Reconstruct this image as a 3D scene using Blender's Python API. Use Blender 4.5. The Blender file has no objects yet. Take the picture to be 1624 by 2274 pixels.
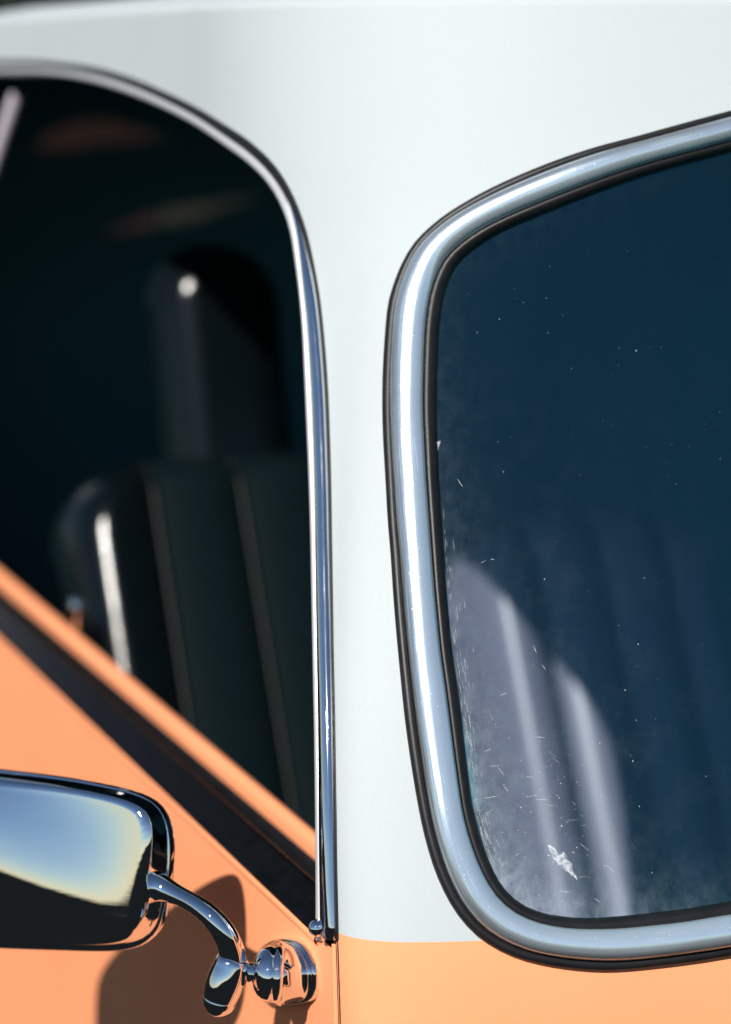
import bpy, bmesh, math, random
from mathutils import Vector, Matrix
from mathutils.geometry import delaunay_2d_cdt
R = math.radians
sc = bpy.context.scene
col = sc.collection
random.seed(7)

# ------------------------------------------------------------------ camera, sky, sun, exposure
YAW, PITCH, FPX, CU, CV = R(21.65), R(10.57), 5370.0, 812.0, 1137.0
FW = Vector((math.sin(YAW)*math.cos(PITCH), math.cos(YAW)*math.cos(PITCH), -math.sin(PITCH)))
RT = Vector((math.cos(YAW), -math.sin(YAW), 0)); UP = RT.cross(FW)
CAM = Vector((-0.5411, -1.4214, 1.62))
cd = bpy.data.cameras.new('camera'); cam = bpy.data.objects.new('camera', cd); col.objects.link(cam)
m = Matrix((RT, UP, -FW)).transposed().to_4x4(); m.translation = CAM
cam.matrix_world = m
cd.sensor_fit = 'HORIZONTAL'; cd.sensor_width = 24.0; cd.lens = 24.0*FPX/1624.0
cd.clip_start = 0.05; cd.clip_end = 2000
cd.dof.use_dof = True; cd.dof.focus_distance = 1.60; cd.dof.aperture_fstop = 2.8
sc.camera = cam

SUN_L = Vector((1.0, 0.96, -1.08)).normalized()          # the way sunlight travels
elev = math.asin(-SUN_L.z); azim = math.atan2(-SUN_L.x, -SUN_L.y)
w = bpy.data.worlds.new('World'); sc.world = w; w.use_nodes = True
nt = w.node_tree; bg = nt.nodes['Background']
sky = nt.nodes.new('ShaderNodeTexSky'); sky.sky_type = 'NISHITA'; sky.sun_disc = False
sky.sun_elevation = elev; sky.sun_rotation = azim; sky.air_density = 1.0; sky.dust_density = 0.0; sky.ozone_density = 2.2
nt.links.new(sky.outputs[0], bg.inputs[0]); bg.inputs[1].default_value = 0.058
sd = bpy.data.lights.new('sun', 'SUN'); sd.energy = 5.0; sd.angle = R(0.5); sd.color = (1.0, 0.95, 0.88)
sun = bpy.data.objects.new('sun', sd); col.objects.link(sun)
sun.rotation_euler = SUN_L.to_track_quat('-Z', 'Y').to_euler(); sun.location = (-6, -7, 8)
sc.view_settings.view_transform = 'Standard'; sc.view_settings.look = 'None'
sc.view_settings.exposure = 0.25; sc.view_settings.gamma = 1.0; sc.view_settings.use_curve_mapping = False

# ------------------------------------------------------------------ materials
class NB:
    def __init__(s, name):
        s.m = bpy.data.materials.new(name); s.m.use_nodes = True; s.t = s.m.node_tree
        s.p = s.t.nodes['Principled BSDF']; s.out = s.t.nodes['Material Output']
    def n(s, kind, **kw):
        x = s.t.nodes.new(kind)
        for k, v in kw.items():
            if k.startswith('i_'): x.inputs[k[2:].replace('_', ' ')].default_value = v
            else: setattr(x, k, v)
        return x
    def l(s, a, b): s.t.links.new(a, b)
    def math(s, op, a, b=None, c=None):
        x = s.n('ShaderNodeMath', operation=op)
        for i, v in enumerate((a, b, c)):
            if v is None: continue
            if isinstance(v, (int, float)): x.inputs[i].default_value = v
            else: s.l(v, x.inputs[i])
        return x.outputs[0]
    def ramp(s, f, stops):
        x = s.n('ShaderNodeValToRGB'); s.l(f, x.inputs[0]); e = x.color_ramp.elements
        while len(e) < len(stops): e.new(0.5)
        for q, (p, c) in zip(e, stops): q.position = p; q.color = c if len(c) == 4 else (*c, 1)
        return x.outputs[0]
    def noise(s, vec, scale, detail=3, rough=.5):
        x = s.n('ShaderNodeTexNoise'); x.inputs['Scale'].default_value = scale
        x.inputs['Detail'].default_value = detail; x.inputs['Roughness'].default_value = rough
        if vec is not None: s.l(vec, x.inputs['Vector'])
        return x.outputs[0]
    def scaled(s, vec, sx, sy, sz=1):
        x = s.n('ShaderNodeMapping'); x.inputs['Scale'].default_value = (sx, sy, sz); s.l(vec, x.inputs[0]); return x.outputs[0]
    def bump(s, h, strength, dist=.001):
        x = s.n('ShaderNodeBump'); x.inputs['Strength'].default_value = strength; x.inputs['Distance'].default_value = dist
        s.l(h, x.inputs['Height']); s.l(x.outputs[0], s.p.inputs['Normal']); return x
    def set(s, base=None, rough=None, metal=None, coat=None, coat_r=None, spec=None):
        for k, v in (('Base Color', base and (*base, 1)), ('Roughness', rough), ('Metallic', metal), ('Coat Weight', coat), ('Coat Roughness', coat_r), ('Specular IOR Level', spec)):
            if v is not None: s.p.inputs[k].default_value = v
        return s

def paint(name, base, vary):
    b = NB(name).set(base, .7, 0, .0, .28, spec=.06)
    co = b.n('ShaderNodeTexCoord').outputs['Object']
    c = b.ramp(b.noise(co, 7, 4), [(.3, tuple(x*(1-vary) for x in base)), (.7, tuple(min(1, x*(1+vary)) for x in base))])
    fine = b.noise(co, 900, 2)
    mx = b.n('ShaderNodeMix', data_type='RGBA', blend_type='MULTIPLY'); mx.inputs[0].default_value = 1
    b.l(c, mx.inputs[6]); b.l(b.ramp(fine, [(.3, (.93, .93, .93)), (.7, (1, 1, 1))]), mx.inputs[7])
    b.l(mx.outputs[2], b.p.inputs['Base Color'])
    b.bump(b.noise(co, 260, 2), .06, .0006)
    return b.m

def chrome(name, rough, scratch, base=(.86, .88, .91), dark_reflection=False):
    b = NB(name).set(base, rough, 1)
    uv = b.n('ShaderNodeTexCoord').outputs['UV']; ob = b.n('ShaderNodeTexCoord').outputs['Object']
    st = b.noise(b.scaled(uv, 14, 2600), 1.0, 4, .65)                 # long scratches along the strip
    sp = b.noise(ob, 420, 3, .6)
    pit = b.ramp(sp, [(.66, (0, 0, 0)), (.74, (1, 1, 1))])
    scm = b.ramp(st, [(.50, (0, 0, 0)), (.72, (1, 1, 1))])
    big = b.ramp(b.noise(ob, 22, 3), [(.42, (0, 0, 0)), (.66, (1, 1, 1))])
    k = b.math('MULTIPLY', scm, b.math('ADD', b.math('MULTIPLY', big, .8), .2))
    b.l(b.math('ADD', b.math('MULTIPLY', k, scratch), b.math('ADD', b.math('MULTIPLY', pit, scratch*.6), rough)), b.p.inputs['Roughness'])
    b.bump(st, scratch*.35, .0004)
    if dark_reflection:                                    # dark reflection painted brown on the scratched outer edge, broken in long streaks
        xy = b.n('ShaderNodeSeparateXYZ'); b.l(uv, xy.inputs[0])
        ed = b.n('ShaderNodeMapRange'); ed.inputs['From Min'].default_value = .0085; ed.inputs['From Max'].default_value = .0215; ed.inputs['To Min'].default_value = 1; ed.inputs['To Max'].default_value = 0
        b.l(xy.outputs[1], ed.inputs[0])
        tn = b.math('MULTIPLY', ed.outputs[0], b.ramp(b.noise(b.scaled(uv, 9, 1500), 1.0, 5, .7), [(.26, (0, 0, 0)), (.50, (1, 1, 1))]))
        pt = b.ramp(b.noise(b.scaled(uv, 7, 120), 1.0, 4, .65), [(.32, (.35, .35, .35)), (.58, (1, 1, 1))])
        mx = b.n('ShaderNodeMix', data_type='RGBA'); b.l(b.math('MULTIPLY', tn, pt), mx.inputs[0])
        mx.inputs[6].default_value = (*base, 1); mx.inputs[7].default_value = (.10, .088, .092, 1); b.l(mx.outputs[2], b.p.inputs['Base Color'])
    return b.m

def rubber(name, base=(.0075, .0072, .0085), rough=.42):
    b = NB(name).set(base, rough, spec=.3)
    ob = b.n('ShaderNodeTexCoord').outputs['Object']
    n1 = b.noise(ob, 60, 5, .7)
    b.l(b.ramp(n1, [(.35, base), (.8, tuple(x*1.8+.002 for x in base))]), b.p.inputs['Base Color'])
    b.bump(b.noise(ob, 700, 3), .12, .0005)
    return b.m

def vinyl(name, base, rough, scale=1):
    b = NB(name).set(base, rough, 0, 0, .25)
    ob = b.n('ShaderNodeTexCoord').outputs['Object']
    v = b.n('ShaderNodeTexVoronoi', feature='DISTANCE_TO_EDGE'); v.inputs['Scale'].default_value = 330*scale
    b.l(ob, v.inputs['Vector']); b.bump(v.outputs['Distance'], .35 if scale >= 1 and 'dash' in name else .06, .002)
    return b.m

def plain(name, base, rough=.6, metal=0, tex=60):
    b = NB(name).set(base, rough, metal)
    ob = b.n('ShaderNodeTexCoord').outputs['Object']
    b.l(b.ramp(b.noise(ob, tex, 4), [(.3, tuple(x*.85 for x in base)), (.7, tuple(min(1, x*1.12) for x in base))]), b.p.inputs['Base Color'])
    return b.m

M = {}
M['white'] = paint('white_paint', (.468, .515, .530), .012)
M['orange'] = paint('orange_paint', (.96, .360, .174), .03)
M['inner'] = plain('dark_inner_paint', (.02, .022, .024), .6)
M['chrome'] = chrome('polished_chrome', .015, .03)
M['shell'] = chrome('scuffed_mirror_chrome', .012, .07)
M['trim'] = chrome('scuffed_bright_trim', .19, .40, (.76, .90, 1.0), True); M['trim'].node_tree.nodes['Principled BSDF'].inputs['Metallic'].default_value = .74
M['bead'] = chrome('door_frame_bright_metal', .06, .14)
M['rubber'] = rubber('black_rubber')
M['satin'] = chrome('satin_aluminium', .32, .10, (.86, .85, .87)); M['satin'].node_tree.nodes['Principled BSDF'].inputs['Metallic'].default_value = .55
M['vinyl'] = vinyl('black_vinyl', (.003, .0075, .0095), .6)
M['vinyl'].node_tree.nodes['Principled BSDF'].inputs['Specular IOR Level'].default_value = .02
M['gloss'] = vinyl('polished_vinyl', (.002, .004, .005), .17); M['gloss'].node_tree.nodes['Principled BSDF'].inputs['Specular IOR Level'].default_value = .32
M['glint'] = vinyl('glint_line_vinyl', (.003, .005, .006), .46); M['glint'].node_tree.nodes['Principled BSDF'].inputs['Specular IOR Level'].default_value = .22  # for the added tubes that draw highlight lines between pleats
M['grey'] = vinyl('sunlit_lilac_vinyl', (.13, .125, .165), .34)  # sunlit tone of a black seat put into the base colour
M['dash'] = vinyl('grained_dash_vinyl', (.014, .017, .020), .40, 1.0)
M['cloth'] = plain('dark_headliner', (.09, .24, .29), .95)
M['pale'] = plain('pale_piping', (.35, .33, .34), .5)
M['strap'] = plain('grey_webbing', (.42, .38, .44), .7, 0, 400)
def dirt(name, c, lo, hi, sc_):
    b = NB(name); b.p.inputs['Base Color'].default_value = (*c, 1); b.p.inputs['Roughness'].default_value = .9; b.p.inputs['Specular IOR Level'].default_value = .1
    ob = b.n('ShaderNodeTexCoord').outputs['Object']
    b.l(b.ramp(b.noise(ob, sc_, 4, .7), [(lo, (0, 0, 0)), (hi, (1, 1, 1))]), b.p.inputs['Alpha']); return b.m
M['speck'] = dirt('dried_dirt', (.62, .64, .66), .30, .68, 900)
M['splat'] = dirt('dried_splat_film', (.62, .66, .70), .34, .72, 330)
def curtain(name, c):
    b = NB(name); b.t.nodes.remove(b.p)
    ob = b.n('ShaderNodeTexCoord').outputs['Object']
    tr = b.n('ShaderNodeBsdfTranslucent'); df = b.n('ShaderNodeBsdfDiffuse'); mx = b.n('ShaderNodeMixShader', i_Fac=.9)
    cc = b.ramp(b.noise(b.scaled(ob, 1, 1, .1), 60, 2), [(.3, tuple(x*.7 for x in c)), (.7, c)])
    b.l(cc, tr.inputs[0]); b.l(cc, df.inputs[0]); b.l(df.outputs[0], mx.inputs[1]); b.l(tr.outputs[0], mx.inputs[2])
    tp = b.n('ShaderNodeBsdfTransparent'); b.l(cc, tp.inputs[0]); m2 = b.n('ShaderNodeMixShader', i_Fac=.04); b.l(mx.outputs[0], m2.inputs[1]); b.l(tp.outputs[0], m2.inputs[2]); b.l(m2.outputs[0], b.out.inputs[0])
    return b.m
M['curtain_red'] = curtain('salmon_curtain', (1, .52, .42)); M['curtain_tan'] = curtain('tan_curtain', (1, .80, .56))

def glass_mat():
    b = NB('dusty_windscreen_glass'); b.t.nodes.remove(b.p)
    uv = b.n('ShaderNodeTexCoord').outputs['UV']
    rim = b.n('ShaderNodeAttribute', attribute_name='rim').outputs['Fac']       # metres to the rubber
    low = b.n('ShaderNodeAttribute', attribute_name='corner').outputs['Fac']    # metres to the lower corner
    fr = b.n('ShaderNodeFresnel', i_IOR=1.62)
    tr = b.n('ShaderNodeBsdfTransparent'); tr.inputs[0].default_value = (.74, .84, .92, 1)
    gl = b.n('ShaderNodeBsdfGlossy'); gl.inputs[0].default_value = (.13, .80, .92, 1); gl.inputs['Roughness'].default_value = .0
    m1 = b.n('ShaderNodeMixShader'); b.l(b.math('MULTIPLY', fr.outputs[0], 2.3), m1.inputs[0]); b.l(tr.outputs[0], m1.inputs[1]); b.l(gl.outputs[0], m1.inputs[2])
    # grime: film along the rubber, wiped streaks and fine dust, thicker towards the lower corner
    streak = b.noise(b.scaled(uv, 100, 70), 1, 7, .72)
    blot = b.noise(uv, 38, 6, .68)
    dust = b.noise(uv, 1500, 2, .6)
    near = b.math('POWER', 2.718, b.math('MULTIPLY', rim, -1/.016))
    corner = b.math('POWER', 2.718, b.math('MULTIPLY', low, -1/.11))
    e1 = b.math('MULTIPLY', b.math('MULTIPLY', near, b.math('POWER', corner, 1.6)), b.ramp(streak, [(.34, (0, 0, 0)), (.62, (1, 1, 1))]))
    e2 = b.math('MULTIPLY', b.math('MULTIPLY', corner, corner), b.ramp(blot, [(.48, (0, 0, 0)), (.72, (1, 1, 1))]))
    e3 = b.math('MULTIPLY', corner, b.ramp(dust, [(.66, (0, 0, 0)), (.74, (1, 1, 1))]))
    film = b.math('ADD', b.math('MULTIPLY', corner, .014), .001)
    tot = b.math('ADD', b.math('ADD', b.math('MULTIPLY', e1, .5), b.math('MULTIPLY', e2, .10)), b.math('ADD', b.math('MULTIPLY', e3, .25), film))
    df = b.n('ShaderNodeBsdfDiffuse'); df.inputs[0].default_value = (.50, .60, .66, 1)
    m2 = b.n('ShaderNodeMixShader'); b.l(b.math('MINIMUM', tot, .8), m2.inputs[0]); b.l(m1.outputs[0], m2.inputs[1]); b.l(df.outputs[0], m2.inputs[2])
    b.l(m2.outputs[0], b.out.inputs[0]); return b.m
M['glass'] = glass_mat()
def ground_mat():
    b = NB('asphalt').set((.035, .036, .038), 1.0, spec=0.0)
    ob = b.n('ShaderNodeTexCoord').outputs['Object']
    b.l(b.ramp(b.noise(ob, 30, 6, .7), [(.3, (.005, .007, .008)), (.7, (.014, .016, .017))]), b.p.inputs['Base Color'])
    b.bump(b.noise(ob, 160, 3), .5, .01); return b.m
M['ground'] = ground_mat()

# ------------------------------------------------------------------ helpers
def obj(name, verts, faces, mat, parent=None, uvs=None, smooth=True, auto=None, inner=None):
    me = bpy.data.meshes.new(name); me.from_pydata([tuple(v) for v in verts], [], faces); me.validate(); me.update()
    for mt in (mat if isinstance(mat, (list, tuple)) else [mat]): me.materials.append(M[mt])
    if uvs:
        ul = me.uv_layers.new(name='UVMap')
        for lp in me.loops: ul.data[lp.index].uv = uvs[lp.vertex_index]
    if smooth:
        me.polygons.foreach_set('use_smooth', [True]*len(me.polygons))
    o = bpy.data.objects.new(name, me); col.objects.link(o)
    if parent:
        o.parent = parent; o.matrix_parent_inverse = Matrix.Translation(parent.location).inverted() if parent.type == 'EMPTY' else Matrix()
    if auto is not None:
        md = o.modifiers.new('edges', 'EDGE_SPLIT'); md.split_angle = R(auto)
    return o
def solidify(o, th, inner=None):
    md = o.modifiers.new('thickness', 'SOLIDIFY'); md.thickness = th; md.offset = -1
    if inner: o.data.materials.append(M[inner]); md.material_offset = 1; md.material_offset_rim = 0
def ray(u, v): return FW + RT*((u-CU)/FPX) - UP*((v-CV)/FPX)
def at_y(u, v, y): d = ray(u, v); return CAM + d*((y-CAM.y)/d.y)
def at_plane(u, v, p, n): d = ray(u, v); return CAM + d*((p-CAM).dot(n)/d.dot(n))
def spline(pts, n, closed=False, ends=None):
    """Catmull-Rom through pts (tuples), resampled to n points evenly spaced by the first 2-3 coordinates"""
    P = [Vector(p) for p in pts]; k = len(P); fine = []
    segs = k if closed else k-1
    for i in range(segs):
        g = lambda j: P[j % k] if closed else P[max(0, min(k-1, j))]
        a, b, c, d = g(i-1), g(i), g(i+1), g(i+2)
        for q in range(12):
            t = q/12
            fine.append(.5*((2*b)+(c-a)*t+(2*a-5*b+4*c-d)*t*t+(3*b-a-3*c+d)*t**3))
    fine.append(P[0].copy() if closed else P[-1].copy())
    L = [0]
    for a, b in zip(fine, fine[1:]): L.append(L[-1]+(b-a).length)
    out = []; j = 0; m_ = n if closed else n-1
    for i in range(n):
        t = L[-1]*i/m_
        while j < len(L)-2 and L[j+1] < t: j += 1
        f = (t-L[j])/max(1e-12, L[j+1]-L[j]); out.append(fine[j].lerp(fine[j+1], min(1, f)))
    return out
def loft(rings, cu=True, cv=False, cap=False):
    """rings of equal length -> verts, faces, uvs; cu: each ring closed, cv: last ring joins first"""
    n = len(rings[0]); V = [p for r in rings for p in r]; F = []; U = []
    s = 0
    for i, r in enumerate(rings):
        if i: s += (Vector(rings[i][0])-Vector(rings[i-1][0])).length
        a = 0
        for j, p in enumerate(r):
            if j: a += (Vector(p)-Vector(r[j-1])).length
            U.append((s, a))
    m_ = len(rings)
    for i in range(m_ if cv else m_-1):
        for j in range(n if cu else n-1):
            a, b = i*n+j, i*n+(j+1) % n; c, d = ((i+1) % m_)*n+(j+1) % n, ((i+1) % m_)*n+j
            F.append((a, b, c, d))
    if cap: F.append(tuple(range(n-1, -1, -1))); F.append(tuple((m_-1)*n+j for j in range(n)))
    return V, F, U
def tube(pts, radii, n=24, capped=True, squash=None):
    P = [Vector(p) for p in pts]; rings = []; nrm = None
    for i, p in enumerate(P):
        t = (P[min(i+1, len(P)-1)]-P[max(i-1, 0)]).normalized()
        if nrm is None: nrm = t.orthogonal().normalized()
        nrm = (nrm - t*nrm.dot(t)).normalized(); b = t.cross(nrm)
        rings.append([p+(nrm*math.cos(2*math.pi*k/n)+b*math.sin(2*math.pi*k/n))*radii[i] for k in range(n)])
    return loft(rings, True, False, capped)
def lathe(origin, axis, prof, n=32, xdir=None, sq=1.0):
    """prof: (distance along axis, radius)"""
    ax = Vector(axis).normalized(); x = Vector(xdir) if xdir else ax.orthogonal(); x = (x-ax*x.dot(ax)).normalized(); y = ax.cross(x)
    rings = [[Vector(origin)+ax*h+(x*math.cos(2*math.pi*k/n)+y*sq*math.sin(2*math.pi*k/n))*max(r, 1e-5) for k in range(n)] for h, r in prof]
    return loft(rings, True, False, True)
def box(x0, x1, y0, y1, z0, z1):
    V = [(x, y, z) for x in (x0, x1) for y in (y0, y1) for z in (z0, z1)]
    return V, [(0, 1, 3, 2), (4, 6, 7, 5), (0, 4, 5, 1), (2, 3, 7, 6), (0, 2, 6, 4), (1, 5, 7, 3)]
def extrude_y(prof, y0, y1, ny=2, f=None):
    rings = []
    for i in range(ny):
        y = y0+(y1-y0)*i/(ny-1); rings.append([Vector((x, y, z)) for x, z in prof])
    return loft(rings, False)

# ------------------------------------------------------------------ ground
g = 400.0
V = [(-g, -g, 0), (g, -g, 0), (g, g, 0), (-g, g, 0)]
gr = obj('ground', V, [(0, 1, 2, 3)], 'ground', smooth=False); gr['kind'] = 'structure'

# ------------------------------------------------------------------ body surface: plan curve (s) swept up the height (t)
ZB, ZR, RH, HALF = 1.04, 1.660, .024, .75
DS = .001
def phi(s):
    if s <= 0: return 0.0
    return R(66)*(1-math.exp(-(s/.040)**1.7)) + R(21)*(1-math.exp(-s/.24))
PLAN = [(0.0, 0.0)]
while PLAN[-1][0] < HALF:
    s = (len(PLAN)-.5)*DS; x, y = PLAN[-1]
    PLAN.append((x+math.sin(phi(s))*DS, y-math.cos(phi(s))*DS))
def phi2(s):
    if s <= -.25: return 0.0
    return R(62)*(1-math.exp(-((s+.25)/.27)**2.0)) + (R(25)*(1-math.exp(-s/.26)) if s > 0 else 0)
N2 = 250; PLAN2 = [(0.0, .25)]
for i_ in range(N2+len(PLAN)+2):
    a_ = phi2(-.25+(i_+.5)*DS); x, y = PLAN2[-1]; PLAN2.append((x+math.sin(a_)*DS, y-math.cos(a_)*DS))
kx_ = HALF/PLAN2[N2+len(PLAN)-1][0]
PLAN2 = [(x*kx_, y) for x, y in PLAN2]
SC = (len(PLAN)-1)*DS                      # arc length at the middle of the car
def plan(s):
    if s > SC: x, y = plan(2*SC-s); return 2*HALF-x, y
    if s <= 0: return 0.0, -s
    f = s/DS; i = min(len(PLAN)-2, int(f)); f -= i
    a, b = PLAN[i], PLAN[i+1]; return a[0]+(b[0]-a[0])*f, a[1]+(b[1]-a[1])*f
def plan2(s):
    if s > SC: x, y = plan2(2*SC-s); return 2*HALF-x, y
    if s <= -.25: return 0.0, -s
    f = (s+.25)/DS; i = min(len(PLAN2)-2, int(f)); f -= i
    a, b = PLAN2[i], PLAN2[i+1]; return a[0]+(b[0]-a[0])*f, a[1]+(b[1]-a[1])*f
def soft(v, k=.02): return k*math.log(1+math.exp(max(-60, min(60, v/k))))
def lean(z):                               # inward shift of side and front at height z
    d = soft(z-ZB); e = z-ZB
    return .10*d, .37*d + .07*(e-d)
def S(s, t):
    x, y = plan(s)
    if t > 1.10:
        k = min(1, (t-1.10)/.52); k = k*k*(3-2*k); a, b = plan2(s); x += (a-x)*k; y += (b-y)*k
    if t <= ZR: z = t; ex = 0
    else:
        a = (t-ZR)/RH; a = min(a, math.pi/2); z = ZR+RH*math.sin(a); ex = 1-math.cos(a)
    tx, ty = lean(z); tx += .16*ex; ty += .30*ex
    mir = (1-2*x/(2*HALF))                 # near side +1, far side -1
    mir = max(-1, min(1, mir*1.0))
    q = min(1, max(0, (y-.88)/.3)); z -= .022*q*q*(3-2*q)*ex      # the roof edge falls a little behind the cab
    return Vector((x+tx*mir, y+ty, z))
def SN(s, t):
    e = .002; return (S(s+e, t)-S(s-e, t)).cross(S(s, t+e)-S(s, t-e)).normalized()
from mathutils.bvhtree import BVHTree
_gs = [-1.7+i*.02 for i in range(83)] + [-.04+i*.003 for i in range(120)] + [.32+i*.012 for i in range(50)]
_gt = [.70+i*.02 for i in range(15)] + [1.0+i*.004 for i in range(30)] + [1.12+i*.012 for i in range(40)] + [1.60+i*.004 for i in range(28)]
_nt = len(_gt)
BVH = BVHTree.FromPolygons([S(a, b) for a in _gs for b in _gt], [(i*_nt+j, (i+1)*_nt+j, (i+1)*_nt+j+1, i*_nt+j+1) for i in range(len(_gs)-1) for j in range(_nt-1)])
def trace(u, v):
    """where the line of sight through a point meets the body surface -> (s, t)"""
    p, n_, k, d_ = BVH.ray_cast(CAM, ray(u, v).normalized())
    if p is None: raise RuntimeError('no hit %s %s' % (u, v))
    i, j = divmod(k, _nt-1); s, t = .5*(_gs[i]+_gs[i+1]), .5*(_gt[j]+_gt[j+1])
    for _ in range(6):
        e = .0005; q = S(s, t); ds = (S(s+e, t)-q)/e; dt_ = (S(s, t+e)-q)/e; r = p-q
        a, b, c = ds.dot(ds), ds.dot(dt_), dt_.dot(dt_); f, g_ = ds.dot(r), dt_.dot(r); det = a*c-b*b
        s += (f*c-g_*b)/det; t += (a*g_-b*f)/det
    return s, t

car = bpy.data.objects.new('car', None); col.objects.link(car); car.location = (HALF, 1.2, 0)
car['label'] = 'vintage orange car with white roof, chrome-trimmed windscreen and black pleated seats'; car['category'] = 'car'

# windscreen outlines read off the photograph (outer edge of the rubber, edge of the glass)
WS_OUT = [(1624,246),(1512,276),(1412,304),(1312,331),(1212,366),(1112,409),(1037,449),(977,489),(927,536),(897,584),(877,634),(864,684),(857,761),(853,836),(852,911),(854,986),(858,1061),(863,1161),(869,1236),(876,1345),(889,1494),(899,1594),(912,1690),(928,1787),(944,1862),(967,1937),(997,2002),(1032,2052),(1072,2089),(1132,2122),(1202,2142),(1287,2154),(1362,2156),(1462,2147),(1562,2134),(1624,2124)]
WS_IN = [(1624,334),(1512,364),(1412,394),(1312,430),(1212,469),(1132,502),(1082,528),(1037,560),(1007,594),(985,649),(975,709),(971,761),(969,836),(968,911),(971,986),(974,1061),(979,1136),(984,1211),(989,1286),(995,1353),(1004,1444),(1015,1519),(1025,1594),(1034,1669),(1042,1732),(1052,1800),(1067,1857),(1088,1915),(1117,1968),(1155,2005),(1205,2028),(1262,2038),(1312,2040),(1387,2036),(1462,2027),(1537,2018),(1624,2003)]
def loop_st(px, ntop, n):
    st = [trace(u, v) for u, v in px]
    (s0, t0), (s1, t1) = st[0], st[-1]
    # carry the outline on to the middle of the screen, flattening as it goes
    m0 = (st[0][1]-st[3][1])/(st[0][0]-st[3][0]); m1 = (st[-1][1]-st[-4][1])/(st[-1][0]-st[-4][0])
    def go(s_, t_, m_): return [(s_+(SC-s_)*f, t_+m_*(SC-s_)*(f-f*f/2)) for f in (.12, .25, .4, .55, .7, .85, 1.0)]
    pre = go(s0, t0, m0)[::-1]; post = go(s1, t1, m1)
    half = pre+st+post
    return [tuple(p) for p in spline(half, n)]
NH = 220
h_out = loop_st(WS_OUT, 0, NH); h_in = loop_st(WS_IN, 0, NH)
def mirror_loop(h): return h + [(2*SC-s, t) for s, t in reversed(h[1:-1])]
W_OUT, W_IN = mirror_loop(h_out), mirror_loop(h_in)

# door window opening: outer edge of the bright frame, inner edge of it
DF_OUT = [(0,134),(75,134),(150,140),(225,152),(300,175),(375,207),(450,245),(525,292),(575,330),(615,372),(645,420),(665,465),(682,515),(697,580),(711,660),(719,730),(725,800),(730,880),(733,960),(736,1066),(738,1200),(741,1400),(745,1600),(748,1800),(750,1950),(753,2088)]
DF_IN = [(0,162),(75,162),(150,169),(225,186),(300,212),(375,245),(450,287),(525,340),(575,382),(610,425),(635,475),(650,525),(660,590),(668,650),(675,730),(680,830),(684,920),(690,1066),(694,1200),(697,1350),(700,1500),(703,1650),(705,1800),(706,1950),(706,2088)]
so = [trace(u, v) for u, v in DF_OUT]; si = [trace(u, v) for u, v in DF_IN]
T_SILL = 1.040
s_rear, dt = -1.36, so[0][1]
so = [(s_rear, T_SILL), (s_rear+.01, 1.2), (s_rear+.03, 1.42), (s_rear+.06, 1.55), (s_rear+.12, dt-.01), (-1.2, dt)] + so[:]
di = si[0][1]
si = [(s_rear+.02, T_SILL), (s_rear+.03, 1.2), (s_rear+.05, 1.41), (s_rear+.08, 1.53), (s_rear+.13, di-.012), (-1.195, di)] + si[:]
ND = 260
D_OUT = [tuple(p) for p in spline(so, ND)]; D_IN = [tuple(p) for p in spline(si, ND)]
S_SEAM = trace(745, 2150)[0]; T_BELT = trace(900, 2091)[1]
S_FAR = 2*SC

# one constrained triangulation of the whole skin, cut into its panels
pts, edges = [], []
def add_loop(L, closed=True):
    b = len(pts); pts.extend(Vector(p) for p in L); n = len(L)
    for i in range(n if closed else n-1): edges.append((b+i, b+(i+1) % n))
T0, T1 = .42, ZR+RH*math.pi/2
SA, SB = -2.9, S_FAR+2.9
add_loop([(SA, T0), (SB, T0), (SB, T1), (SA, T1)])
add_loop(W_OUT)
gap = .0034
door_low = D_OUT[-1]
hole_d = D_OUT + [(S_SEAM-.006, T_SILL+.0), (-.1, T_SILL), (-.4, T_SILL), (-.9, T_SILL)]
add_loop(hole_d)
add_loop([(S_SEAM-gap, T0+(T_SILL-T0)*i/60) for i in range(61)], False); add_loop([(S_SEAM+gap, T0+(door_low[1]+.004-T0)*i/60) for i in range(61)], False)
add_loop([(s_rear-gap, T0), (s_rear-gap, T_SILL+.001)], False); add_loop([(s_rear+gap, T0), (s_rear+gap, T_SILL-.0005)], False)
def belt(q): return T_BELT-.0042*math.exp(-max(0, q)/.03)
add_loop([(q, belt(q)) for q in [S_SEAM+gap+(S_FAR+.001-S_SEAM-gap)*i/500 for i in range(501)]], False)
add_loop([(SA, T_BELT), (s_rear-gap, T_BELT)], False)
def pin(p, poly):
    x, y = p; c = False; j = len(poly)-1
    for i in range(len(poly)):
        (xi, yi), (xj, yj) = poly[i], poly[j]
        if (yi > y) != (yj > y) and x < (xj-xi)*(y-yi)/(yj-yi)+xi: c = not c
        j = i
    return c
def grid_s():
    a = SA
    out = []
    while a < SB:
        out.append(a); near = -.05 < a < .30
        a += .006 if near else (.02 if -.3 < a < SC+.2 else .06)
    return out
tg = []
a = T0
while a < T1: tg.append(a); a += .008 if a > ZR-.02 else (.010 if .98 < a < 1.12 else .025)
for s in grid_s():
    for t in tg[1:]:
        pts.append(Vector((s+random.uniform(-1, 1)*.0006, t+random.uniform(-1, 1)*.0006)))
v2, e2, f2, *_ = delaunay_2d_cdt(pts, edges, [], 0, 1e-6)
panels = {'white': [], 'front': [], 'door': []}
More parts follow.
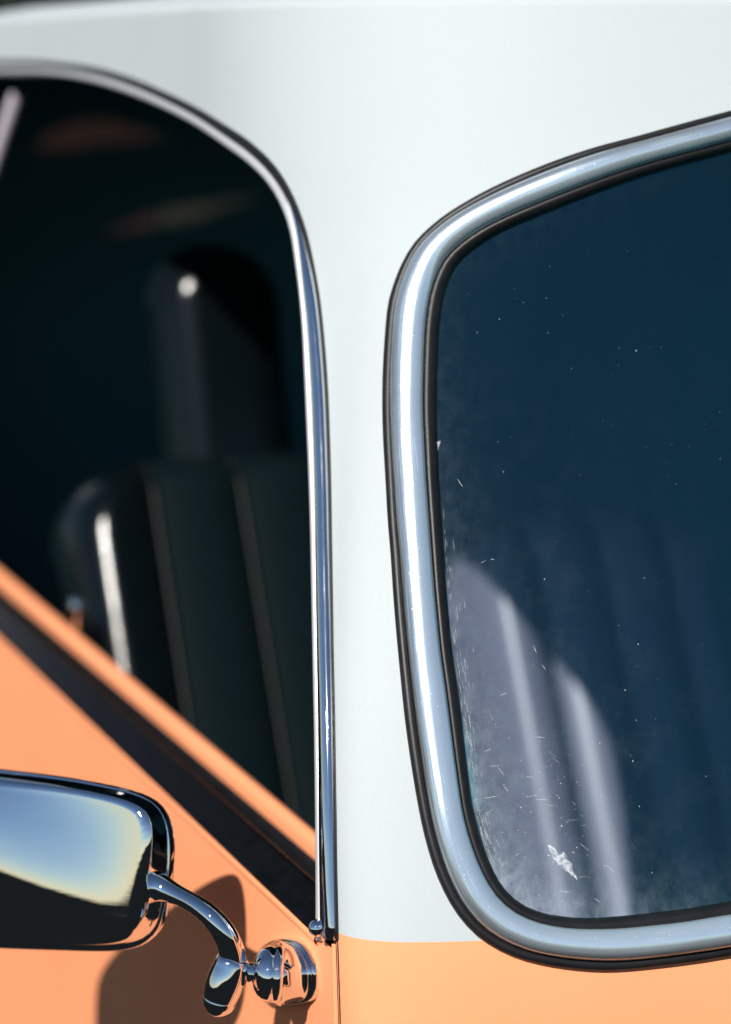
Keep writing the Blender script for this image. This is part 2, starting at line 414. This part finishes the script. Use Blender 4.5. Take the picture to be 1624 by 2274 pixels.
for f in f2:
    c = sum((v2[i] for i in f), Vector((0, 0)))/len(f); s, t = c
    if not (SA <= s <= SB and T0 <= t <= T1): continue
    if pin(c, W_OUT) or pin(c, hole_d): continue
    if t < T_SILL+.0005 and s_rear < s < S_SEAM:
        if s_rear+gap < s < S_SEAM-gap: panels['door'].append(f)
        continue
    if abs(s-S_SEAM) < gap and t < door_low[1]+.004: continue
    if abs(s-s_rear) < gap and t < T_SILL: continue
    panels['white' if t > (belt(s) if s > S_SEAM else T_BELT) else 'front'].append(f)
def panel(name, fs, mat):
    used = sorted({i for f in fs for i in f}); mp = {i: k for k, i in enumerate(used)}
    vs = [S(*v2[i]) for i in used]; nn = [SN(*v2[i]) for i in used]
    # keep outward winding
    F = []
    for f in fs:
        a, b, c = (vs[mp[i]] for i in f[:3]); 
        F.append(tuple(mp[i] for i in f) if (b-a).cross(c-a).dot(nn[mp[f[0]]]) > 0 else tuple(mp[i] for i in reversed(f)))
    nv = len(vs); nf = len(F)
    o = obj(name, vs+[p-q*.0016 for p, q in zip(vs, nn)], F+[tuple(nv+i for i in reversed(f)) for f in F], mat, car)
    o.data.materials.append(M['inner'])
    for pl_ in o.data.polygons[nf:]: pl_.material_index = 1
    o.data.normals_split_custom_set_from_vertices([tuple(q) for q in nn]+[tuple(-q) for q in nn])
    return o
roof = panel('roof_and_pillar', panels['white'], 'white')
front = panel('front_panel', panels['front'], 'orange')
door = panel('door', panels['door'], 'orange')
# flat middle of the roof
top = [S(s, T1-.0005) for s in [SA+.02+(SB-SA-.04)*i/160 for i in range(161)]]
cx = Vector((HALF, 1.3, top[0].z+.012))
V = [p-Vector((0, 0, .0008)) for p in top]+[cx]; n = len(top)
obj('roof_top', V, [(i, i+1, n) for i in range(n-1)]+[(n-1, 0, n)], 'white', roof)
# the fold behind the door gap
V, F, U = loft([[S(S_SEAM-.012, t)-SN(S_SEAM, t)*.004, S(S_SEAM-gap, t)-SN(S_SEAM, t)*.016, S(S_SEAM+gap, t)-SN(S_SEAM, t)*.016, S(S_SEAM+.012, t)-SN(S_SEAM, t)*.004] for t in [T0+(T_BELT-.002-T0)*i/30 for i in range(31)]], False)
obj('door_jamb', V, F, 'orange', front)
def edge_roll(name, s, side, parent, t1):
    """rolled edge of a panel along the gap"""
    rings = []
    for i in range(40):
        t = T0+(t1-T0)*i/39; nn = SN(s, t); T = (S(s+.002, t)-S(s-.002, t)).normalized()*side; p = S(s, t)
        rings.append([p-T*.0012+nn*.0004, p+T*.0006+nn*.0006, p+T*.0014-nn*.0006, p+T*.0014-nn*.010])
    V, F, U = loft(rings, False); o = obj(name, V, F, 'orange', parent); return o
edge_roll('door_edge', S_SEAM-gap, 1, door, T_SILL+.004)
M['seal'] = rubber('black_seal', (.0022, .0024, .003), .2); M['seal'].node_tree.nodes['Principled BSDF'].inputs['Specular IOR Level'].default_value = .03
M['gapshade'] = plain('dark_red_gap_shade', (.035, .006, .004), .8)  # shade inside the door gap put into a dark red strip
V, F, U = loft([[S(S_SEAM-gap+.0016, t)-SN(S_SEAM, t)*.0015, S(S_SEAM+.001, t)-SN(S_SEAM, t)*.0007, S(S_SEAM+gap+.0025, t)+SN(S_SEAM, t)*.0004, S(S_SEAM+gap+.0034, t)-SN(S_SEAM, t)*.001] for t in [T0+(T_BELT-.0060-T0)*i/40 for i in range(41)]], False)
obj('door_gap_shade', V, F, 'gapshade', front)

# ------------------------------------------------------------------ windscreen: rubber, bright trim, glass
car_ws = None
def ribbon(outer, inner, prof, closed=True, rec=0.0):
    """cross-section prof = (fraction from outer to inner edge, height in mm above the body)"""
    rings = []
    for (a, b), (c, d) in zip(outer, inner):
        ring = []
        for f, h in prof:
            s, t = a+(c-a)*f, b+(d-b)*f; ring.append(S(s, t)+SN(s, t)*(h/1000-rec*f))
        rings.append(ring)
    return loft(rings, False, closed)
def arc(f0, f1, h0, h1, hm, n):
    return [(f0+(f1-f0)*(.5-.5*math.cos(math.pi*i/n)), h0+(h1-h0)*i/n+hm*math.sin(math.pi*i/n)**.8) for i in range(n+1)]
# glass
gp, ge = [], []
gp.extend(Vector(p) for p in W_IN); n = len(W_IN); ge = [(i, (i+1) % n) for i in range(n)]
ss = sorted(p[0] for p in W_IN); tt = sorted(p[1] for p in W_IN)
a = ss[0]
while a < ss[-1]:
    b = tt[0]
    while b < tt[-1]:
        if pin((a, b), W_IN): gp.append(Vector((a, b)))
        b += .009
    a += .006 if a < .45 else .03
gv, _, gf, *_ = delaunay_2d_cdt(gp, ge, [], 1, 1e-6)
GREC = .0035
def G(s, t): return S(s, t)-SN(s, t)*GREC
vs = [G(*p) for p in gv]
F = []
for f in gf:
    A, B, Cc = (vs[i] for i in f[:3]); nn = SN(*gv[f[0]])
    F.append(tuple(f) if (B-A).cross(Cc-A).dot(nn) > 0 else tuple(reversed(f)))
glass = obj('windscreen', vs, F, 'glass', car, uvs=[tuple(p) for p in gv])
wl = [Vector(p) for p in W_IN]
rimd = []
for p in gv: rimd.append(min((p-q).length for q in wl[::2]))
cl = min(W_IN, key=lambda q: q[0]*1.0+q[1]*1.0); cl = Vector(cl)+Vector((.0, .0))
at1 = glass.data.attributes.new('rim', 'FLOAT', 'POINT'); at1.data.foreach_set('value', rimd)
def corner_d(p):
    q = p if p.x < SC else Vector((2*SC-p.x, p.y)); d = q-cl
    return math.hypot(d.x*1.0, d.y*.62)
at2 = glass.data.attributes.new('corner', 'FLOAT', 'POINT'); at2.data.foreach_set('value', [corner_d(p) for p in gv])
glass['label'] = 'dusty scratched windscreen glass'
V, F, U = ribbon(W_OUT, W_IN, [(.0, -2), (.0, 1.5), (.015, 3.4), (.05, 4.8), (.10, 5.4), (.16, 5.2), (.20, 4.0), (.24, 1.0)])
obj('rubber_seal', V, F, 'rubber', glass)
V, F, U = ribbon(W_OUT, W_IN, [(.19, 1.0)]+arc(.195, .785, 4.0, 3.0, 9.6, 18)+[(.79, 0)])
tr = obj('chrome_trim', V, F, 'trim', glass, uvs=U)
V, F, U = ribbon(W_OUT, W_IN, [(.76, 1.0), (.785, 3.6), (.82, 4.6), (.88, 4.4), (.94, 3.0), (.985, .2), (1.0, -2.2), (1.012, -4.2)])
obj('inner_rubber_lip', V, F, 'rubber', glass)

# ------------------------------------------------------------------ door window frame, seal, screw
def door_ribbon(prof_up, prof_top):
    """cross-section changes from the upright part of the frame to its top"""
    rings = []
    for i, ((a, b), (c, d)) in enumerate(zip(D_OUT, D_IN)):
        q = min(1, max(0, (b-1.46)/.09)); q = q*q*(3-2*q)
        rings.append([])
        for (f0, h0), (f1, h1) in zip(prof_up, prof_top):
            f = f0+(f1-f0)*q; h = h0+(h1-h0)*q; s_, t_ = a+(c-a)*f, b+(d-b)*f
            rings[-1].append(S(s_, t_)+SN(s_, t_)*h/1000)
    return loft(rings, False)
V, F, U = door_ribbon([(.0, -3), (.0, .4), (.02, .9), (.06, 1.0), (.10, .6), (.14, -1.0)], [(.0, -3), (.0, 1.4), (.06, 2.4), (.36, 2.6), (.50, 1.6), (.54, -2.0)])
obj('frame_gasket', V, F, 'rubber', door)
hb = [(.5-.5*math.cos(math.pi*i/12), math.sin(math.pi*i/12)**.8) for i in range(13)]
V, F, U = door_ribbon([(.09, -2)]+[(.10+.50*a, .8+5.8*b) for a, b in hb]+[(.61, -2)], [(.30, -2)]+[(.32+.10*a, -.6+1.2*b) for a, b in hb]+[(.43, -2)])
F.append(tuple(len(V)-15+i for i in range(15)))
bead = obj('window_frame', V, F, 'bead', door, uvs=U)
V, F, U = door_ribbon([(.58, -4), (.64, -2.6), (.78, -3.0), (.82, -3.0)], [(.42, -4), (.43, -3), (.46, -3), (.48, -3)])
obj('glass_channel', V, F, 'rubber', door)
V, F, U = door_ribbon([(.80, -3), (.805, 1.6), (.83, 2.3), (.95, 2.3), (1.0, 1.6), (1.0, -8), (.98, -26)], [(.53, -3), (.535, 1.2), (.58, 1.9), (.93, 1.9), (1.0, 1.0), (1.0, -8), (.98, -26)])
obj('frame_flange', V, F, 'satin', door, uvs=U)
a_, b_ = trace(721, 2058); p = S(a_, b_)+SN(a_, b_)*.0015
V, F, U = lathe(p, SN(a_, b_)+Vector((.1, -.35, 0)), [(-.003, .0056), (.003, .0060), (.0055, .0059), (.008, .0050), (.0098, .0034), (.0108, .0017), (.0111, 0)], 28)
obj('screw', V, F, 'chrome', door)

# door sill: lip of the skin, outer rubber, slot, inner rim
y0, y1 = .030, 1.33
def sill(name, prof, mat, parent=door, a=y0, b=y1, auto=None):
    V, F, U = extrude_y(prof, a, b, 40); return obj(name, V, F, mat, parent, uvs=[(v, u) for u, v in U], auto=auto)
sill('sill_lip', [(.002, 1.032), (-.0012, 1.0345), (-.0026, 1.0375), (-.0018, 1.0402), (.001, 1.0410), (.004, 1.038)], 'orange')
sill('outer_seal', [(.0005, 1.036), (-.0012, 1.0412), (.0002, 1.0432), (.004, 1.0448), (.012, 1.0486), (.019, 1.0528), (.0222, 1.0545), (.0242, 1.0538), (.0250, 1.050), (.0256, 1.02), (.026, .98)], 'seal')
sill('window_slot', [(.024, .99), (.062, .99)], 'seal')
sill('inner_seal', [(.060, .98), (.060, 1.024), (.062, 1.030), (.066, 1.033)], 'rubber')
sill('inner_rim', [(.0635, 1.0), (.0635, 1.036), (.0642, 1.0405), (.0665, 1.0440), (.070, 1.0452), (.0735, 1.0440), (.0758, 1.0405), (.0765, 1.036), (.0765, 1.00)], 'orange', b=1.34, a=.035)
sill('door_card', [(.0768, 1.028), (.088, 1.015), (.092, .98), (.092, .60)], 'vinyl')
# lock knob on the inner rim
kb = at_y(172, 1392, 0.70); 
d = ray(172, 1395); kb = CAM+d*((.0735-CAM.x)/d.x)
V, F, U = lathe((kb.x, kb.y, 1.049), (0, 0, 1), [(0, .0035), (.012, .0035), (.013, .0065), (.020, .0075), (.028, .0072), (.032, .005), (.0335, 0)], 20)
obj('lock_knob', V, F, 'chrome', door)

# ------------------------------------------------------------------ side mirror
TWIST = -1.1
MY, BETA = .112, R(46)
nrm = Vector((-math.sin(BETA), -math.cos(BETA), .19)).normalized()
O = at_y(340, 1950, MY)
RIM = [(0,1708),(150,1727),(275,1752),(337,1776),(367,1809),(381,1856),(383,1910),(379,1960),(373,2008),(358,2061),(328,2093),(287,2108),(225,2113),(110,2110),(0,2106),(-220,2094),(-375,2076),(-432,2040),(-452,1970),(-450,1850),(-432,1746),(-395,1698),(-270,1682),(-110,1694)]
FACE = [(0,1738),(150,1754),(255,1774),(310,1795),(330,1820),(334,1858),(328,1905),(318,1955),(309,2000),(302,2038),(284,2062),(250,2074),(200,2079),(105,2081),(0,2080),(-210,2070),(-350,2054),(-398,2025),(-415,1965),(-413,1860),(-402,1771),(-368,1730),(-250,1714),(-105,1726)]
NM = 120
rim = spline(RIM, NM, True); face = spline(FACE, NM, True)
P_r = O+nrm*0.0; P_f = O+nrm*.024
rim3 = [at_plane(u, v, P_r, nrm) for u, v in rim]; face3 = [at_plane(u, v, P_f, nrm) for u, v in face]
cen = sum(face3, Vector())/NM
rings = []
def rr(f, h): return [a.lerp(b, f)-nrm*nrm.dot(a.lerp(b, f)-O)+nrm*h for a, b in zip(rim3, face3)]
rings.append(rr(.22, -.004)); rings.append(rr(.05, -.004)); rings.append(rr(.0, -.0022)); rings.append(rr(.0, .0008)); rings.append(rr(.05, .0030)); rings.append(rr(.13, .0040)); rings.append(rr(.22, .0036)); rings.append(rr(.28, .0044))
for f, h in ((.38, .0090), (.50, .0140), (.64, .0182), (.80, .0212), (1.0, .0236)): rings.append(rr(f, h))
ax_a = Vector((math.cos(BETA), -math.sin(BETA), 0)); ax_b = nrm.cross(ax_a)
if ax_b.z < 0: ax_b = -ax_b
for q in (.06, .13, .22, .32, .43, .55, .67, .79, .90, .97):
    row = []
    for b_ in face3:
        p_ = b_.lerp(cen, q); e_ = p_-cen; a_, c_ = e_.dot(ax_a), e_.dot(ax_b)
        w_ = max(0, 1-(a_/.122)**2)*max(0, 1-(c_/.053)**2)
        row.append(p_-nrm*nrm.dot(p_-O)+nrm*(.0236+(.0065+TWIST*a_*c_)*w_))
    rings.append(row)
V, F, U = loft(rings, True)
F.append(tuple((len(rings)-1)*NM+j for j in range(NM)))
mirror = obj('side_mirror', V, F, 'shell', car, uvs=[(v.x*.8-v.y*.6, v.z*.06) for v in V])
mirror['label'] = 'chrome side mirror on a curved arm, seen from behind'
gl = [a.lerp(b, .2)-nrm*nrm.dot(a.lerp(b, .2)-O)-nrm*.003 for a, b in zip(rim3, face3)]
obj('mirror_glass', gl, [tuple(range(NM))], 'chrome', mirror, smooth=False)
def zp(x, y): return (x*.5, 1658+y*.5)
ARM = [(650,622,76),(680,622,74),(708,626,66),(740,638,54),(790,662,45),(850,692,42),(905,728,45),(955,775,49),(995,828,53),(1020,880,56),(1032,925,60),(1034,955,63)]
k = 1/FPX*1.66*.5
fine = spline([(x, y, r) for x, y, r in ARM], 48)
def arm_y(x): f = min(1, max(0, (x-640)/380)); return (MY-.014)+(.046-MY+.014)*f*f*(3-2*f)
V, F, U = tube([at_y(*zp(a, b), arm_y(a)) for a, b, c in fine], [c*k*(1-.02) for a, b, c in fine], 32)
arm = obj('mirror_arm', V, F, 'chrome', mirror, uvs=U)
BULB = [(1038,938,62),(1034,952,71),(1026,985,77),(1012,1025,80),(996,1065,78),(984,1098,74),(974,1128,68)]
fine = spline(BULB, 24)
V, F, U = tube([at_y(*zp(a, b), .046) for a, b, c in fine], [c*k*1.06 for a, b, c in fine], 32)
obj('knuckle', V, F, 'chrome', mirror, uvs=U)
TIP = [(978,1118,66),(974,1132,70),(968,1150,66),(962,1168,54),(957,1184,36),(954,1194,18),(953,1198,3)]
fine = spline(TIP, 20)
V, F, U = tube([at_y(*zp(a, b), .046) for a, b, c in fine], [c*k*1.06 for a, b, c in fine], 32)
obj('knuckle_cap', V, F, 'chrome', mirror, uvs=U)
# bracket on the door: shield plate, cone, collar, neck
def zq(x, y): return (406+x*.25, 1894.6+y*.25)
PLATE = [(700,960),(730,860),(800,790),(900,755),(1000,757),(1080,792),(1135,855),(1175,930),(1205,1010),(1212,1120),(1205,1240),(1165,1310),(1080,1335),(960,1345),(840,1345),(760,1300),(715,1200),(695,1080)]
NP = 64
pl = spline(PLATE, NP, True)
def on_door(u, v, h):
    return at_plane(u, v, Vector((-h, 0, 1.0)), Vector((1, 0, -.03)))
base = [on_door(*zq(a, b), .0) for a, b in pl]
cen_d = sum(base, Vector())/NP
cpx = at_y(*zq(800, 1072), .040); npx = at_y(*zq(575, 1062), .046)
axis = (npx-cpx).normalized()
x_ = Vector((0, 0, 1)); x_ = (x_-axis*x_.dot(axis)).normalized(); y_ = axis.cross(x_)
ang0 = [math.atan2((b-cen_d).z, (b-cen_d).y) for b in base]
def circ(c, r): return [c+Vector((0, math.cos(a), math.sin(a))).normalized()*r-axis*axis.dot(Vector((0, math.cos(a), math.sin(a))))*r for a in ang0]
c1 = cpx-axis*.006
C1 = circ(c1, .0175)
rings = []
for f, h, up_ in ((0, .0, 1.0), (0, .003, 1.0), (.012, .0045, 1), (.05, .0052, 1), (.07, .0048, 1), (.09, .0062, 1)):
    rings.append([(b.lerp(cen_d, f))-Vector((h, 0, 0)) for b in base])
last = rings[-1]
for q in range(1, 11):
    f = q/10; e = f**.75
    rings.append([a.lerp(c, f)+(a-cen_d).normalized()*.0035*math.sin(math.pi*f) for a, c in zip(last, C1)])
V, F, U = loft(rings, True); F.append(tuple((len(rings)-1)*NP+j for j in range(NP)))
obj('bracket_base', V, F, 'chrome', mirror, uvs=U)
V, F, U = lathe(c1, axis, [(-.001, .0168), (.0005, .0186), (.002, .0190), (.004, .0186), (.0055, .0178), (.006, .0184), (.009, .0186), (.013, .0172), (.016, .0146), (.0182, .0112), (.019, .0084), (.0192, .006)], 40)
obj('bracket_collar', V, F, 'chrome', mirror)
q = (at_y(*zp(1030, 1012), .046)-c1).dot(axis)
V, F, U = lathe(c1, axis, [(.017, .0072), (.022, .0066), (.026, .0062), (.028, .0068), (.0295, .0088), (.031, .0092), (max(.034, q), .0088)], 32)
obj('bracket_neck', V, F, 'chrome', mirror)

# ------------------------------------------------------------------ interior
def part(name, vf, mat, parent=car, smooth=False, **kw): return obj(name, vf[0], vf[1], mat, parent, smooth=smooth, **kw)
lining = part('cab_floor', box(.03, 1.47, .0, 2.95, .46, .50), 'cloth')
part('headliner', box(.10, 1.40, .30, 2.95, 1.625, 1.64), 'cloth')
part('far_side_lining', box(1.385, 1.40, .25, 2.95, .50, 1.625), 'cloth')
part('front_bulkhead', box(.06, 1.44, -.02, .02, .50, .98), 'cloth')
# rear wall with the two slits of curtained rear glass
YW = 2.6
LENS1 = [(75,332),(100,300),(160,272),(240,262),(310,284),(385,307),(320,314),(250,320),(140,334)]
LENS2 = [(215,522),(290,492),(358,463),(480,448),(605,427),(560,446),(490,468),(440,490),(385,500),(300,512)]
def wl_(L): return [(lambda p: (p.x, p.z))(at_y(u, v, YW)) for u, v in L]
l1, l2 = wl_(LENS1), wl_(LENS2)
pts, edges = [], []
add_loop([(.05, .5), (1.39, .5), (1.39, 1.63), (.05, 1.63)]); add_loop(l1); add_loop(l2)
wv, _, wf, *_ = delaunay_2d_cdt(pts, edges, [], 1, 1e-6)
F = [f for f in wf if not any(pin(sum((wv[i] for i in f), Vector((0, 0)))/len(f), L) for L in (l1, l2))]
rw = obj('rear_wall', [(a, YW, b) for a, b in wv], F, 'cloth', car, smooth=False); solidify(rw, .02)
def drape(name, x0, x1, z0, z1, mat, ph):
    rings = [[Vector((x0+(x1-x0)*i/40, YW+.05+.008*math.sin(i*1.3+ph), z)) for i in range(41)] for z in (z0, z1)]
    V, F, U = loft(rings, False); obj(name, V, F, mat, car)
zs = [p[1] for p in l1+l2]; xs = [p[0] for p in l1+l2]
xm = at_y(372, 480, YW).x
drape('curtain', min(xs)-.05, xm-.006, min(zs)-.05, max(zs)+.05, 'curtain_red', 0)
drape('curtain', xm+.006, max(xs)+.05, min(zs)-.05, max(zs)+.05, 'curtain_tan', 1)
part('near_rear_lining', box(.052, .062, 1.40, 1.46, .5, 1.62), 'cloth')

def seat_back(name, x0, x1, yb, zb, zt, lean_deg, rolls, rc, depth=.06, bulge=.016, label=None, mat='vinyl', parent=None, nested=True):
    """reclined back: body shell plus one padded roll per channel; rc = radius of the top corners"""
    ln = R(lean_deg); upv = Vector((0, math.sin(ln), math.cos(ln))); fwd = Vector((0, -math.cos(ln), math.sin(ln)))
    H = (zt-zb)/math.cos(ln); Wd = x1-x0; org = Vector((x0, yb, zb))
    def hgt(a):                                    # height of the outline at distance a from the left edge
        e = min(a, Wd-a)
        if e >= rc: return H
        q = (rc-e)/rc; return H-rc*(1-math.sqrt(max(0, 1-q*q)))
    def edge(a): e = min(a, Wd-a); return math.sqrt(max(0, 1-(max(0, .05-e)/.05)**2))
    def P(a, b, r):                                # r: roll height
        h = hgt(a); f = b*h
        top_ = math.sqrt(max(0, 1-(max(0, f-(h-.05))/.05)**2))
        return org+Vector((a, 0, 0))+upv*f+fwd*(depth*edge(a)*top_+r*top_)
    n = 64; rows = 40
    # body: front (slightly below the rolls) and back
    fr = [[P(Wd*i/n, j/rows, -.004) for i in range(n+1)] for j in range(rows+1)]
    V, F, U = loft(fr, False)
    bk = [[org+Vector((Wd*i/n, 0, 0))+upv*(hgt(Wd*i/n)*j/rows)-fwd*.05*edge(Wd*i/n) for i in range(n+1)] for j in range(rows+1)]
    V2, F2, _ = loft(bk, False); o_ = len(V)
    F += [tuple(o_+i for i in reversed(f)) for f in F2]; V += V2
    c = n+1
    for j in range(rows):                          # sides
        for i in (0, n): F.append((j*c+i, (j+1)*c+i, o_+(j+1)*c+i, o_+j*c+i))
    for i in range(n): F.append((rows*c+i, rows*c+i+1, o_+rows*c+i+1, o_+rows*c+i))
    body = obj(name, V, F, mat, parent or car)
    if label: body['label'] = label
    if not nested: return body
    for k in range(rolls):
        a0, a1 = Wd*k/rolls, Wd*(k+1)/rolls
        mt = 'gloss' if k == 0 and mat == 'vinyl' else mat
        g_ = [[P(a0+(a1-a0)*i/10, .02+.975*j/rows, bulge*math.sin(math.pi*i/10)**.6-.003) for i in range(11)] for j in range(rows+1)]
        V, F, U = loft(g_, False); obj('pleat', V, F, mt, body)
        if k:
            V, F, U = tube([P(a0, .02+.96*j/rows, .006) for j in range(rows+1)], [.0034]*(rows+1), 8); obj('groove_accent', V, F, 'glint' if mat == 'vinyl' else 'vinyl', body)  # added tubes: highlight lines on black seats, groove shade on the lilac one
    path = [P(Wd*i/80, 1, 0)-fwd*.012 for i in range(81)]
    V, F, U = tube(path, [.004]*81, 8); obj('piping', V, F, 'vinyl', body)
    return body
fs = seat_back('front_seat', .085, .475, .77, .55, 1.185, 27, 4, .105, label='black vinyl front seat back with vertical pleats')
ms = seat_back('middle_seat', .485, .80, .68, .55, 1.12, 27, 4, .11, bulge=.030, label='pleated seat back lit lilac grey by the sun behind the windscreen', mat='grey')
seat_back('headrest', .225, .375, 1.10, 1.15, 1.415, 15, 1, .07, depth=.035, bulge=.014, label='black padded headrest with a bright highlight')
V, F = box(.085, .475, .30, .72, .50, .62)
cu = part('seat_cushion', (V, F), 'vinyl', fs); bv = cu.modifiers.new('b', 'BEVEL'); bv.width = .05; bv.segments = 4
seat_back('driver_seat', .88, 1.36, .80, .55, 1.17, 18, 7, .12, label='black driver seat back deep in shadow')
# dash top under the windscreen
rings = []
for i in range(31):
    f = i/30; row = []
    for j in range(61):
        s = .045+(2*SC-.09)*j/60; b = S(s, 1.012)-SN(s, 1.012)*.012
        c = Vector((b.x+(HALF-b.x)*.06, .09, 1.0)); p = b.lerp(c, f); p.z = 1.008+.004*math.sin(math.pi*f)-.022*f
        row.append(p)
    rings.append(row)
V, F, U = loft(rings, False); obj('dashboard', V, F, 'dash', car)
# shoulder belt hanging inside the door
A, B = at_y(44, 205, 1.15), at_y(-60, 520, 1.12)
V, F, U = loft([[A.lerp(B, i/12)+Vector((-.010, 0, 0)), A.lerp(B, i/12)+Vector((.010, .012, 0)), A.lerp(B, i/12)+Vector((.010, .0135, 0)), A.lerp(B, i/12)+Vector((-.010, .0015, 0))] for i in range(13)], True, False, True)
obj('seat_belt', V, F, 'strap', car)

# ------------------------------------------------------------------ dirt on the glass
def flake(u, v, w_, h_, rot, jag=8, lift=.0002):
    s, t = trace(u, v); c = []
    for k in range(jag):
        a = 2*math.pi*k/jag; r = random.uniform(.55, 1.1)
        x, y = math.cos(a)*w_*r, math.sin(a)*h_*r
        c.append((s+x*math.cos(rot)-y*math.sin(rot), t+x*math.sin(rot)+y*math.cos(rot)))
    return [G(a, b)+SN(a, b)*lift for a, b in c]
mm = .0003  # metres for one photo unit at the glass
V, F = [], []
def add_flake(*a, **k):
    p = flake(*a, **k); b = len(V); V.extend(p); F.append(tuple(range(b, b+len(p))))
ipx = [p for p in WS_IN]
def in_glass(u, v):
    return pin((u, v), WS_IN+[(1640, 2003), (1640, 334)])
cnt = 0
while cnt < 420:
    r = random.random()
    if r < .75: u = random.gauss(1180, 130); v = random.gauss(1800, 190)
    else: u = random.uniform(980, 1620); v = random.uniform(500, 2000)
    if not in_glass(u-6, v) or not in_glass(u, v+6): continue
    z = random.random(); sz = .00014+.00034*z**7
    add_flake(u, v, sz*random.uniform(1, 2.0), sz, random.uniform(0, 3.1), 5); cnt += 1
for u, v, L, rot in [(1022,1070,.0038,-.9),(1095,1240,.002,-.1),(1075,1245,.0022,.4),(1090,1770,.006,.12),(1100,1700,.005,.1),(1200,1636,.006,-.12),(1205,1775,.0055,-.05),(1125,1750,.003,-.8),(1190,1440,.003,-1.1),(1210,1480,.003,-.9),(1255,1980,.004,-.2),(1330,2000,.003,-.6),(1085,1665,.003,.3),(1180,1725,.004,-.1),(1300,1880,.005,-.7),(1360,1930,.004,-.7),(1120,1540,.003,.3)]:
    add_flake(u, v, L, .00022, rot, 7)
edge_px = [p for p in WS_IN if 1100 < p[1] < 1960 and p[0] < 1110]
for k in range(150):
    i = random.randrange(len(edge_px)-1); f = random.random(); a, b = edge_px[i], edge_px[i+1]
    u, v = a[0]+(b[0]-a[0])*f, a[1]+(b[1]-a[1])*f; off = 5+abs(random.gauss(0, 14))
    if v < 1400 and random.random() < .7: continue
    s1, t1 = trace(*a); s2, t2 = trace(*b)
    add_flake(u+off, v, random.uniform(.0015, .006), random.uniform(.00007, .00016), math.atan2(t2-t1, s2-s1)+random.gauss(0, .06), 6)
for k in range(46):
    u, v = random.gauss(1190, 90), random.gauss(1790, 130)
    if in_glass(u-25, v) and in_glass(u, v+20): add_flake(u, v, random.uniform(.001, .005), random.uniform(.00006, .00013), random.choice((-.1, .15, -.75, .3, -1.0))+random.gauss(0, .12), 6)
o = obj('dust_and_scratches', V, F, 'speck', glass, smooth=False); o['kind'] = 'stuff'
# the white splat low on the glass: one lobed blot, and its small spatter
def blot(name, u, v, lobes, r0, amp, sx, sy, rot, seed):
    rnd = random.Random(seed); s0, t0 = trace(u, v); n_ = 64; ring = []
    ph = [(rnd.uniform(0, 6.28), rnd.uniform(.4, 1)) for _ in range(lobes)]
    for k in range(n_):
        a = 2*math.pi*k/n_; r = r0*(1+amp*sum(w_*math.sin((i+2)*a+p_) for i, (p_, w_) in enumerate(ph))/2.2+rnd.uniform(-.10, .10))
        x, y = math.cos(a)*r*sx, math.sin(a)*r*sy
        ring.append((s0+x*math.cos(rot)-y*math.sin(rot), t0+x*math.sin(rot)+y*math.cos(rot)))
    V = []; F = []
    for f, h in ((1, .0001), (.9, .0004), (.6, .0007), (.25, .0006)):
        for a, b in ring:
            q = (s0+(a-s0)*f, t0+(b-t0)*f); V.append(G(*q)+SN(*q)*(h+(.0002*rnd.random() if f < 1 else 0)))
    for i in range(3):
        for k in range(n_): F.append((i*n_+k, i*n_+(k+1) % n_, (i+1)*n_+(k+1) % n_, (i+1)*n_+k))
    F.append(tuple(3*n_+k for k in range(n_)))
    return obj(name, V, F, 'splat', glass)
blot('dried_splat', 1250, 1910, 5, .0060, .34, 1.45, .70, -.85, 21)
blot('dried_splat', 1272, 1936, 4, .0030, .3, 1.5, .55, -.95, 8)
blot('dried_splat', 970, 990, 4, .0030, .3, 1.7, .5, 1.45, 5)
V, F = [], []
for u, v, a, b, rot, j in [(1222,1900,.0016,.0003,-.3,7),(1283,1952,.0012,.0005,-1,7),(1276,1893,.0012,.0003,-.9,7)]:
    add_flake(u, v, a, b, rot, jag=j, lift=.0004)
o = obj('splat_spatter', V, F, 'speck', glass, smooth=False); o['kind'] = 'stuff'

# ------------------------------------------------------------------ dark foliage far behind the roof's corner
def leaf_crown(name, c, rx, ry, rz, n_, parent):
    rnd = random.Random(11); V, F = [], []
    for k in range(n_):
        while True:
            q = Vector((rnd.uniform(-1, 1), rnd.uniform(-1, 1), rnd.uniform(-1, 1)))
            if .35 < q.length < 1: break
        lump = .82+.18*math.sin(q.x*7)*math.sin(q.y*6+1)*math.cos(q.z*7)
        p = Vector((c.x+q.x*rx*lump, c.y+q.y*ry*lump, c.z+q.z*rz*lump)); d1 = Vector((rnd.uniform(-1, 1), rnd.uniform(-1, 1), rnd.uniform(-1, 1))).normalized(); d2 = d1.orthogonal().normalized()
        L = rnd.uniform(.10, .2); b = len(V); V += [p-d1*L, p+d2*L*.4, p+d1*L, p-d2*L*.4]; F.append((b, b+1, b+2, b+3))
    return obj(name, V, F, 'leaf', parent, smooth=False)
M['leaf'] = plain('dark_foliage', (.018, .030, .024), .7, 0, 3)
M['bark'] = plain('bark', (.05, .04, .03), .9, 0, 12)
c = CAM+ray(-60, 20).normalized()*17
tree = bpy.data.objects.new('tree', None); col.objects.link(tree); tree.location = (c.x, c.y, 0)
tree['label'] = 'dark blurred foliage behind the roof in the top left corner'; tree['category'] = 'tree'
leaf_crown('crown', Vector((c.x, c.y, 3.0)), 2.6, 2.2, 2.4, 5200, tree)
V, F, U = tube([(c.x, c.y, -.05), (c.x+.04, c.y, .8), (c.x-.03, c.y+.05, 1.8), (c.x+.05, c.y, 3.2)], [.2, .16, .13, .06], 12); obj('trunk', V, F, 'bark', tree)
